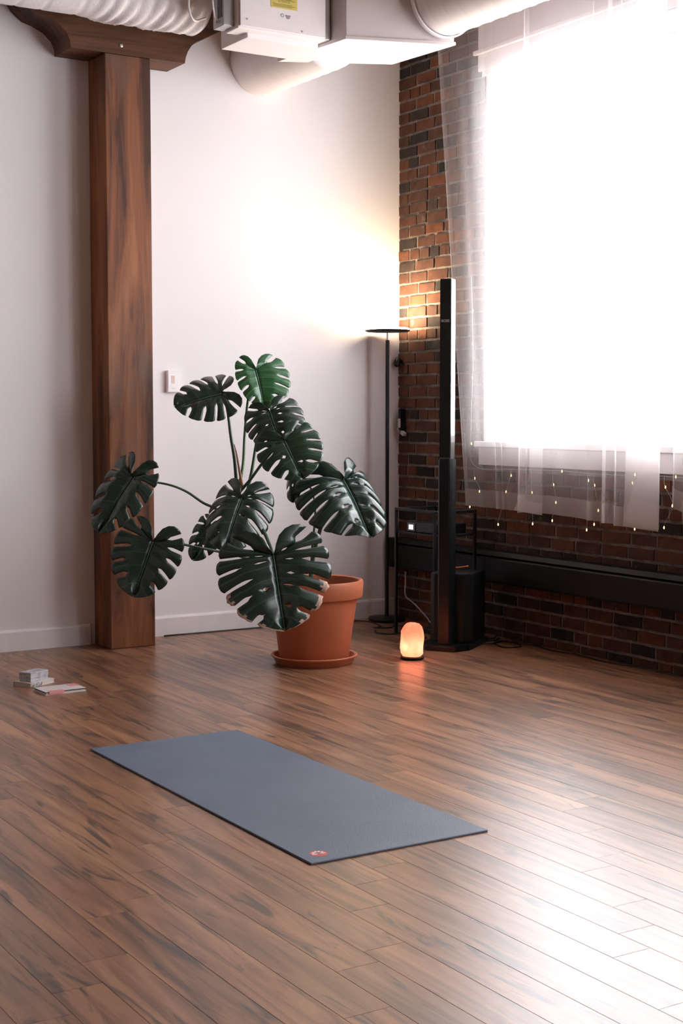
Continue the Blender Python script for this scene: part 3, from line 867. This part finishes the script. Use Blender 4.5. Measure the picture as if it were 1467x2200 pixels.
cable([(4.93, 7.58, z), (4.88, 7.50, z), (4.92, 7.40, z), (5.02, 7.36, z + 0.004), (5.06, 7.28, z), (5.02, 7.16, z), (4.96, 7.22, z + 0.006), (5.06, 7.32, z + 0.012), (5.10, 7.37, z)], 'tangled black cable on the floor below the metal stand', 0.0045)
cable([(5.10, 7.50, 0.37), (5.10, 7.50, 0.30), (5.095, 7.49, 0.22), (5.13, 7.44, 0.17), (5.16, 7.36, 0.10), (5.175, 7.32, 0.055)], 'pale grey cable hanging down to the power strip', 0.0045, 'white_cable')
ps = empty('power_strip', (5.16, 7.22, 0), 'black power strip on the floor behind the salt lamp', 'power strip')
box('housing', (-0.035, -0.14, 0.0), (0.035, 0.12, 0.036), M['black_satin'], ps, 0.006)
for k in range(3): box('plug', (-0.02, -0.11 + 0.08 * k, 0.036), (0.02, -0.07 + 0.08 * k, 0.068), M['black'], ps, 0.005)
cable([(4.99, 6.93, 0.44), (5.02, 6.90, 0.452), (5.06, 6.86, 0.458), (5.09, 6.83, 0.466)], 'short orange cable lying on the bass box', 0.005, 'orange')
# hook and plug adapter on the corner bricks
c1 = empty('wall_hook', (5.43, 8.055, 1.70), 'black oval hook fixed high in the brick corner beside the lamp pole', 'hook')
lathe('cap', [(0.004, -0.034), (0.020, -0.024), (0.024, 0.0), (0.020, 0.022), (0.006, 0.034)], M['black_satin'], c1, (-0.022, 0, 0), 18, rot=(0, 0.3, 0))
box('mount', (-0.004, -0.012, -0.012), (0.012, 0.012, 0.012), M['black'], c1, 0.003)
c2 = empty('plug_adapter', (5.432, 8.02, 1.305), 'black plug adapter with pale plug hanging on the brick corner', 'adapter')
prism('body', [(-0.02, -0.075), (0.012, -0.075), (0.018, 0.085), (-0.014, 0.085)], -0.03, 0.012, M['black_satin'], c2, rot=(math.pi / 2, 0, math.pi / 2 + 0.0), bevel=0.004)
box('pale_plug', (-0.034, -0.012, -0.040), (-0.014, 0.016, 0.020), M['white_cable'], c2, 0.003)
o = box('pale_bracket', (-0.030, -0.050, -0.078), (-0.006, 0.040, -0.054), M['white_cable'], c2, 0.003); o.rotation_euler = (0.45, 0, 0)

# ------------------------------------------------------------------ yoga mat
ym = empty('yoga_mat', (2.523, 4.602, 0), 'slate blue-grey yoga mat laid flat on the wooden floor', 'yoga mat')
box('foam', (-0.336, -0.882, 0.0), (0.336, 0.882, 0.007), M['mat'], ym, 0.0018, 1)
LGX, LGY = 2.255 - 2.523, 3.79 - 4.602
lg = lathe('emblem', [(0.029, 0.0), (0.029, 0.0004)], M['red'], ym, (LGX, LGY, 0.0071), 32, smooth=False)
for k in range(7):
    a = math.radians(-10 + 33 * k)
    pet = []
    for i in range(9):
        t = i / 8; wd = 0.0052 * math.sin(math.pi * (0.15 + 0.8 * t))
        pet.append((0.004 + 0.021 * t, wd))
    pet = pet + [(x, -y) for x, y in reversed(pet)]
    pet = [(x * math.cos(a) - y * math.sin(a), x * math.sin(a) + y * math.cos(a)) for x, y in pet]
    prism('emblem_petal', pet, 0.0005, 0.0008, M['pale_pink'], lg)

# ------------------------------------------------------------------ notebooks and box
nb = empty('notebook', (2.49, 6.99, 0), 'closed cream notebook lying under the grey marbled box', 'notebook', rz=math.radians(27))
box('pages', (-0.084, -0.056, 0.002), (0.084, 0.054, 0.019), M['paper'], nb)
box('cover', (-0.087, -0.058, 0.0), (0.087, 0.058, 0.002), M['paper_white'], nb)
box('cover', (-0.087, -0.058, 0.0192), (0.087, 0.058, 0.0215), M['paper_white'], nb)
box('spine', (-0.087, 0.0545, 0.002), (0.087, 0.058, 0.0192), M['paper_white'], nb)
def mat_marble():
    s = NT('grey_marbled_paper'); nz = s.noise(s.coord((18, 18, 40)), 1.0, 6, 0.6, 2.5)
    s.set(s.ramp(nz, [(0.35, (0.22, 0.22, 0.25)), (0.5, (0.50, 0.48, 0.51)), (0.7, (0.62, 0.59, 0.61))]), 0.45)
    return s.m
M['marble'] = mat_marble()
gb = empty('marbled_box', (2.487, 6.985, 0.0215), 'small grey marbled box sitting on the cream notebook', 'box', rz=math.radians(27))
box('tray', (-0.062, -0.038, 0.0), (0.062, 0.038, 0.030), M['marble'], gb, 0.001, 1)
box('lid', (-0.064, -0.040, 0.018), (0.064, 0.040, 0.047), M['marble'], gb, 0.0015, 1)
box('lid_mark', (-0.012, -0.010, 0.0471), (0.030, 0.010, 0.0478), M['duct_grey'], gb)
ck = empty('silver_clip', (2.475, 6.898, 0.0), 'small silver clip leaning against the cream notebook', 'clip', rz=math.radians(27))
tube('wire_loop', [(-0.028, 0.004, 0.004), (-0.03, -0.004, 0.016), (-0.012, -0.004, 0.022), (0.0, 0.0, 0.012), (0.012, -0.004, 0.023), (0.028, -0.004, 0.018), (0.03, 0.004, 0.004)], 0.0022, M['silver'], ck, 6)
box('plate', (-0.028, 0.0025, 0.0015), (0.028, 0.0055, 0.014), M['silver'], ck, 0.001, 1)
n2 = empty('notebook', (2.535, 6.745, 0), 'open-edged pale notebook with pink labels and black elastic, lying nearest the mat', 'notebook', rz=math.radians(3))
box('pages', (-0.103, -0.070, 0.002), (0.103, 0.070, 0.014), M['paper'], n2)
box('cover', (-0.106, -0.072, 0.0), (0.106, 0.072, 0.002), M['paper_white'], n2)
box('cover', (-0.106, -0.072, 0.0142), (0.106, 0.072, 0.0162), M['paper_white'], n2)
box('elastic', (-0.1065, -0.0735, 0.0118), (0.1065, -0.0722, 0.0150), M['black'], n2)
box('elastic', (-0.1078, -0.0735, 0.0118), (-0.1065, 0.072, 0.0150), M['black'], n2)
box('pink_label', (-0.088, -0.0752, 0.004), (-0.01, -0.0737, 0.0165), M['pink'], n2)
box('pink_label', (-0.088, -0.0737, 0.0163), (-0.01, -0.052, 0.0172), M['pink'], n2)
box('pink_label', (0.058, 0.005, 0.0163), (0.1055, 0.060, 0.0172), M['pink'], n2)

# ------------------------------------------------------------------ pot, saucer and monstera
PX, PY = 4.02, 6.80
sa = lathe('plant_saucer', [(0.02, 0.0), (0.205, 0.0), (0.212, 0.006), (0.226, 0.034), (0.236, 0.040), (0.238, 0.046), (0.233, 0.049), (0.222, 0.046), (0.204, 0.014), (0.02, 0.012)],
           M['terracotta'], None, (PX, PY, 0), 72)
tag(sa, 'round terracotta-coloured saucer under the plant pot', 'saucer')
mo = empty('potted_monstera', (PX, PY, 0.0122), 'large monstera with split leaves in a terracotta-coloured pot', 'potted plant')
PB = V((PX, PY, 0.0122))
lathe('pot', [(0.02, 0.0), (0.184, 0.0), (0.190, 0.006), (0.214, 0.20), (0.216, 0.203), (0.236, 0.345), (0.238, 0.352), (0.262, 0.352), (0.266, 0.358), (0.270, 0.432), (0.266, 0.443), (0.256, 0.446), (0.246, 0.440), (0.240, 0.40), (0.222, 0.30), (0.02, 0.30)],
      M['terracotta'], mo, n=80)
lathe('soil', [(0.224, 0.300), (0.225, 0.335), (0.15, 0.342), (0.02, 0.345)], M['soil'], mo, n=40)

MARG = [(0.0, 0.0, 0.015), (0.05, -0.12, 0.05), (0.11, -0.25, 0.13), (0.18, -0.33, 0.28), (0.26, -0.32, 0.45), (0.35, -0.20, 0.61), (0.45, -0.02, 0.70),
        (0.56, 0.21, 0.73), (0.68, 0.45, 0.68), (0.79, 0.67, 0.56), (0.89, 0.85, 0.38), (0.96, 0.955, 0.18), (1.0, 1.0, 0.01)]
def margin(s):
    s = max(0.0, min(1.0, s))
    for i in range(len(MARG) - 1):
        if s <= MARG[i + 1][0]:
            t = (s - MARG[i][0]) / (MARG[i + 1][0] - MARG[i][0])
            P0 = MARG[max(i - 1, 0)]; P1 = MARG[i]; P2 = MARG[i + 1]; P3 = MARG[min(i + 2, len(MARG) - 1)]
            out = []
            for c in (1, 2):
                m1 = (P2[c] - P0[c]) / max(P2[0] - P0[0], 1e-6) * (P2[0] - P1[0]); m2 = (P3[c] - P1[c]) / max(P3[0] - P1[0], 1e-6) * (P2[0] - P1[0])
                h = (2 * t ** 3 - 3 * t ** 2 + 1) * P1[c] + (t ** 3 - 2 * t ** 2 + t) * m1 + (-2 * t ** 3 + 3 * t ** 2) * P2[c] + (t ** 3 - t ** 2) * m2
                out.append(h)
            return out
    return [1.0, 0.0]
def lamina(s, t):
    """2-D leaf point: s runs along the margin from notch to tip, t from midrib to margin"""
    mu, mv = margin(s)
    ru = 0.95 * max(0.0, (s - 0.42) / 0.58) ** 1.75
    cu = ru * 0.68 + mu * 0.32; cv = mv * 0.58
    u = (1 - t) ** 2 * ru + 2 * t * (1 - t) * cu + t * t * mu
    v = (1 - t) ** 2 * 0.004 + 2 * t * (1 - t) * cv + t * t * mv
    return u, v

def make_leaf(parent, B, T, hwl, hwr, nh, seed, mat, nst=6, dome=0.25, droop=0.2, curl=0.0, split=0.47, gap=0.27, holes=True, dry=None, rib=0.02, lobe=1.0):
    """B, T: petiole junction and tip (world); nh: direction that the upper face looks to"""
    rd = random.Random(seed)
    B, T = V(B), V(T)
    a = T - B; L = a.length; a.normalize()
    nv = V(nh); nv = (nv - a * nv.dot(a)).normalized()
    w = a.cross(nv)      # towards v > 0
    vs, fs, vein, mats = [], [], [], []
    def place(u, v, x, t):
        hw = hwr if v > 0 else hwl
        if u < 0: u *= lobe
        vv = v / 0.72 * hw
        uu = u * L
        h = -dome * (vv * vv) / max(hw, 1e-3) - droop * L * u * abs(u) * 0.5 + (0.06 * L * min(t * 2.2, 1) if True else 0)
        h += rib * L * (1 - abs(x) ** 1.5) * min(1, t * 3) + curl * L * math.sin(3 * u + 2 * v)
        sag = 1 - 0.12 * droop * u * u
        return B + a * (uu * sag) + w * (vv * (1 - 0.25 * dome * abs(v))) + nv * h
    K, R = 6, 15
    for side in (-1, 1):
        edges = [0.0, 0.31 + rd.uniform(-0.03, 0.03)]
        rest = 1 - edges[-1]
        for i in range(1, nst):
            edges.append(edges[1] + rest * (i / (nst + 0.1)) ** 0.93 + rd.uniform(-0.014, 0.014))
        edges.append(1.0)
        t0s = [1.1] + [split + rd.uniform(-0.09, 0.10) for _ in range(nst)] + [1.1]
        gs = [0] + [gap * rd.uniform(0.7, 1.25) for _ in range(nst)] + [0]
        hl = [None] + [(rd.uniform(0.14, 0.18), rd.uniform(0.24, 0.30)) if holes and rd.random() < 0.65 else None for _ in range(nst)] + [None]
        def gapw(i, t):
            g = 0.0
            if t > t0s[i]:
                q = (t - t0s[i]) / (1 - t0s[i])
                g = gs[i] * math.sqrt(min(1, q / 0.22)) * (1 - 0.45 * q)
            if hl[i]:
                p, q = hl[i]
                if p < t < q: g = max(g, 0.24 * gs[i] / gap * math.sin(math.pi * (t - p) / (q - p)))
            return g
        for i in range(nst + 1):
            s0, s1 = edges[i], edges[i + 1]
            base = len(vs)
            isdry = dry is not None and rd.random() < dry(i, side)
            tdry = rd.uniform(0.82, 0.92); jag = [rd.uniform(-0.05, 0.05) for _ in range(K)]
            for j in range(R):
                tt = (j / (R - 1)) ** 0.9
                for k in range(K + 1):
                    x = -1 + 2 * k / K
                    t = tt * (1 - 0.06 * abs(x) ** 3 * (1 if i > 0 else 0.3) - (rd.uniform(0, 0.05) if isdry and tt > 0.97 else 0))
                    ga, gb = gapw(i, t), gapw(i + 1, t)
                    f = (x + 1) / 2
                    f = ga / 2 + f * (1 - ga / 2 - gb / 2)
                    s = s0 + (s1 - s0) * f
                    u, v = lamina(s, t)
                    vs.append(place(u, side * v, x, t))
                    vein.append(max(0.0, 1 - abs(x) * 1.0) * (1 if i > 0 else 0) if abs(x) < 0.05 else max(0.0, 0.8 - abs(x)))
            for j in range(R - 1):
                for k in range(K):
                    q = (base + j * (K + 1) + k, base + j * (K + 1) + k + 1, base + (j + 1) * (K + 1) + k + 1, base + (j + 1) * (K + 1) + k)
                    fs.append(q if side < 0 else q[::-1]); mats.append(1 if isdry and ((j + 0.5) / (R - 1)) ** 0.9 > tdry + jag[k] else 0)
    off = parent.location
    me = mesh('leaf', [v - off for v in vs], fs)
    me.materials.append(mat); me.materials.append(M['dry'])
    for p, mi in zip(me.polygons, mats): p.material_index = mi; p.use_smooth = True
    at = me.attributes.new('vein', 'FLOAT', 'POINT'); at.data.foreach_set('value', vein)
    bm = bmesh.new(); bm.from_mesh(me); bmesh.ops.remove_doubles(bm, verts=bm.verts[:], dist=0.0006); bm.to_mesh(me); bm.free()
    o = link('leaf', me, None, parent)
    sd = o.modifiers.new('thickness', 'SOLIDIFY'); sd.thickness = 0.0012; sd.offset = -1
    mid = [place(t * 0.94, 0.0, 1.0, 0.0) + nv * 0.001 - off for t in [i / 8 for i in range(9)]]
    link('midrib', tube_mesh('midrib', mid, [0.0034, 0.0010], 6, 2), M['vein'], o, smooth=True)
    return o
M['vein'] = simple('leaf_midrib', (0.055, 0.115, 0.075), 0.4)
TOCAM = -FWD
def nrm(r, u, t): return RIGHT * r + UP * u + TOCAM * t
def leaf(b, bd, t, dz, hwl, hwr, nh, seed, mat='leaf', **kw):
    return make_leaf(mo, px(b[0], b[1], bd), px(t[0], t[1], bd + dz), hwl, hwr, nrm(*nh), seed, M[mat], **kw)
# side v > 0 (hwr) lies on the viewer's left for a tip that hangs down
leaf((549, 794), 7.95, (572, 880), -0.12, 0.19, 0.125, (0.25, 0.5, 0.9), 1, 'leaf_young', dome=0.15, nst=5, holes=False, split=0.52)
leaf((476, 846), 7.90, (370, 870), -0.06, 0.175, 0.185, (0.0, 0.62, 0.75), 2, dome=0.25, nst=5, holes=False, split=0.40)
leaf((580, 884), 7.78, (606, 960), -0.13, 0.18, 0.165, (-0.1, 0.5, 0.9), 3, nst=5, dome=0.35, gap=0.22, split=0.55)
leaf((611, 946), 7.62, (652, 1030), -0.12, 0.19, 0.175, (0.0, 0.4, 0.9), 4, 'leaf_mid', nst=5, dome=0.2)
leaf((284, 1024), 7.62, (200, 1143), -0.12, 0.165, 0.16, (-0.3, 0.35, 0.85), 5, nst=5, dome=0.25, droop=0.35, holes=False)
leaf((329, 1163), 7.46, (284, 1286), -0.06, 0.175, 0.20, (0.0, 0.25, 0.95), 6, nst=5, dome=0.15, holes=False)
leaf((519, 1070), 7.54, (476, 1180), -0.22, 0.19, 0.185, (0.0, 0.85, 0.55), 7, nst=5, dome=0.5, droop=0.35, gap=0.24)
leaf((454, 1128), 7.95, (411, 1206), -0.02, 0.10, 0.09, (-0.2, 0.2, 0.95), 8, 'leaf_mid', nst=4, dome=0.3, lobe=0.6)
leaf((587, 1192), 7.26, (613, 1360), -0.10, 0.285, 0.30, (0.05, 0.35, 0.95), 9, nst=6, dome=0.15, droop=0.15, gap=0.30, rib=0.035,
     dry=lambda i, s: 0.9 if i >= 4 else 0.0)
leaf((738, 1032), 7.76, (806, 1150), -0.24, 0.21, 0.30, (0.15, 0.9, 0.5), 10, nst=6, dome=0.5, droop=0.3, gap=0.20, rib=0.05)
leaf((640, 1012), 7.80, (628, 1082), -0.03, 0.05, 0.09, (-0.4, 0.5, 0.7), 12, nst=3, dome=0.5, lobe=0.7)

def stem(pts, r, mat='stem'):
    P_ = [px(*p) - PB for p in pts]
    return link('petiole', tube_mesh('petiole', P_, r, 9, 6), M[mat], mo, smooth=True)
root = (668, 1278, 7.93)
cane = link('cane', tube_mesh('cane', [px(*p) - PB for p in [root, (640, 1262, 7.90), (590, 1215, 7.80), (548, 1160, 7.74), (522, 1105, 7.72), (511, 1060, 7.74), (508, 1040, 7.75)]], [0.020, 0.013], 12, 6), M['stem'], mo, smooth=True)
stem([(509, 1055, 7.75), (504, 990, 7.80), (496, 940, 7.84), (488, 880, 7.88), (477, 846, 7.905)], [0.0105, 0.006])
stem([(512, 1050, 7.76), (522, 1000, 7.84), (526, 930, 7.92), (534, 850, 7.98), (549, 796, 7.965)], [0.0095, 0.006], 'stem_light')
stem([(528, 1070, 7.75), (541, 1010, 7.78), (552, 945, 7.82), (566, 905, 7.82), (580, 885, 7.79)], [0.009, 0.006])
stem([(512, 1060, 7.73), (538, 1030, 7.71), (566, 992, 7.70), (592, 962, 7.66), (611, 947, 7.63)], [0.009, 0.006])
stem([(506, 1118, 7.74), (462, 1092, 7.70), (436, 1080, 7.68), (402, 1057, 7.66), (365, 1042, 7.65), (322, 1034, 7.65), (284, 1025, 7.63)], [0.0085, 0.0045])
stem([(532, 1200, 7.76), (500, 1191, 7.68), (450, 1181, 7.60), (400, 1171, 7.52), (362, 1163, 7.47), (329, 1163, 7.465)], [0.0075, 0.006])
stem([(522, 1105, 7.72), (545, 1108, 7.60), (568, 1145, 7.44), (582, 1178, 7.33), (587, 1193, 7.27)], [0.011, 0.008])
stem([(516, 1085, 7.72), (520, 1070, 7.64), (519, 1064, 7.58), (519, 1069, 7.55)], [0.009, 0.006])
stem([(545, 1165, 7.80), (500, 1140, 7.90), (470, 1128, 7.94), (454, 1128, 7.955)], [0.006, 0.004])
stem([root, (668, 1230, 7.92), (676, 1180, 7.90), (690, 1130, 7.86), (706, 1090, 7.82), (722, 1055, 7.79), (738, 1033, 7.77)], [0.013, 0.008])
stem([(664, 1276, 7.94), (668, 1220, 7.93), (671, 1170, 7.93), (677, 1100, 7.90), (668, 1050, 7.86), (640, 1013, 7.81)], [0.007, 0.0045])
link('leaf_sheath', tube_mesh('leaf_sheath', [px(*p) - PB for p in [(521, 1048, 7.735), (514, 1010, 7.765), (508, 975, 7.785), (503, 955, 7.80)]], [0.009, 0.002], 8, 5), M['sheath'], mo, smooth=True)
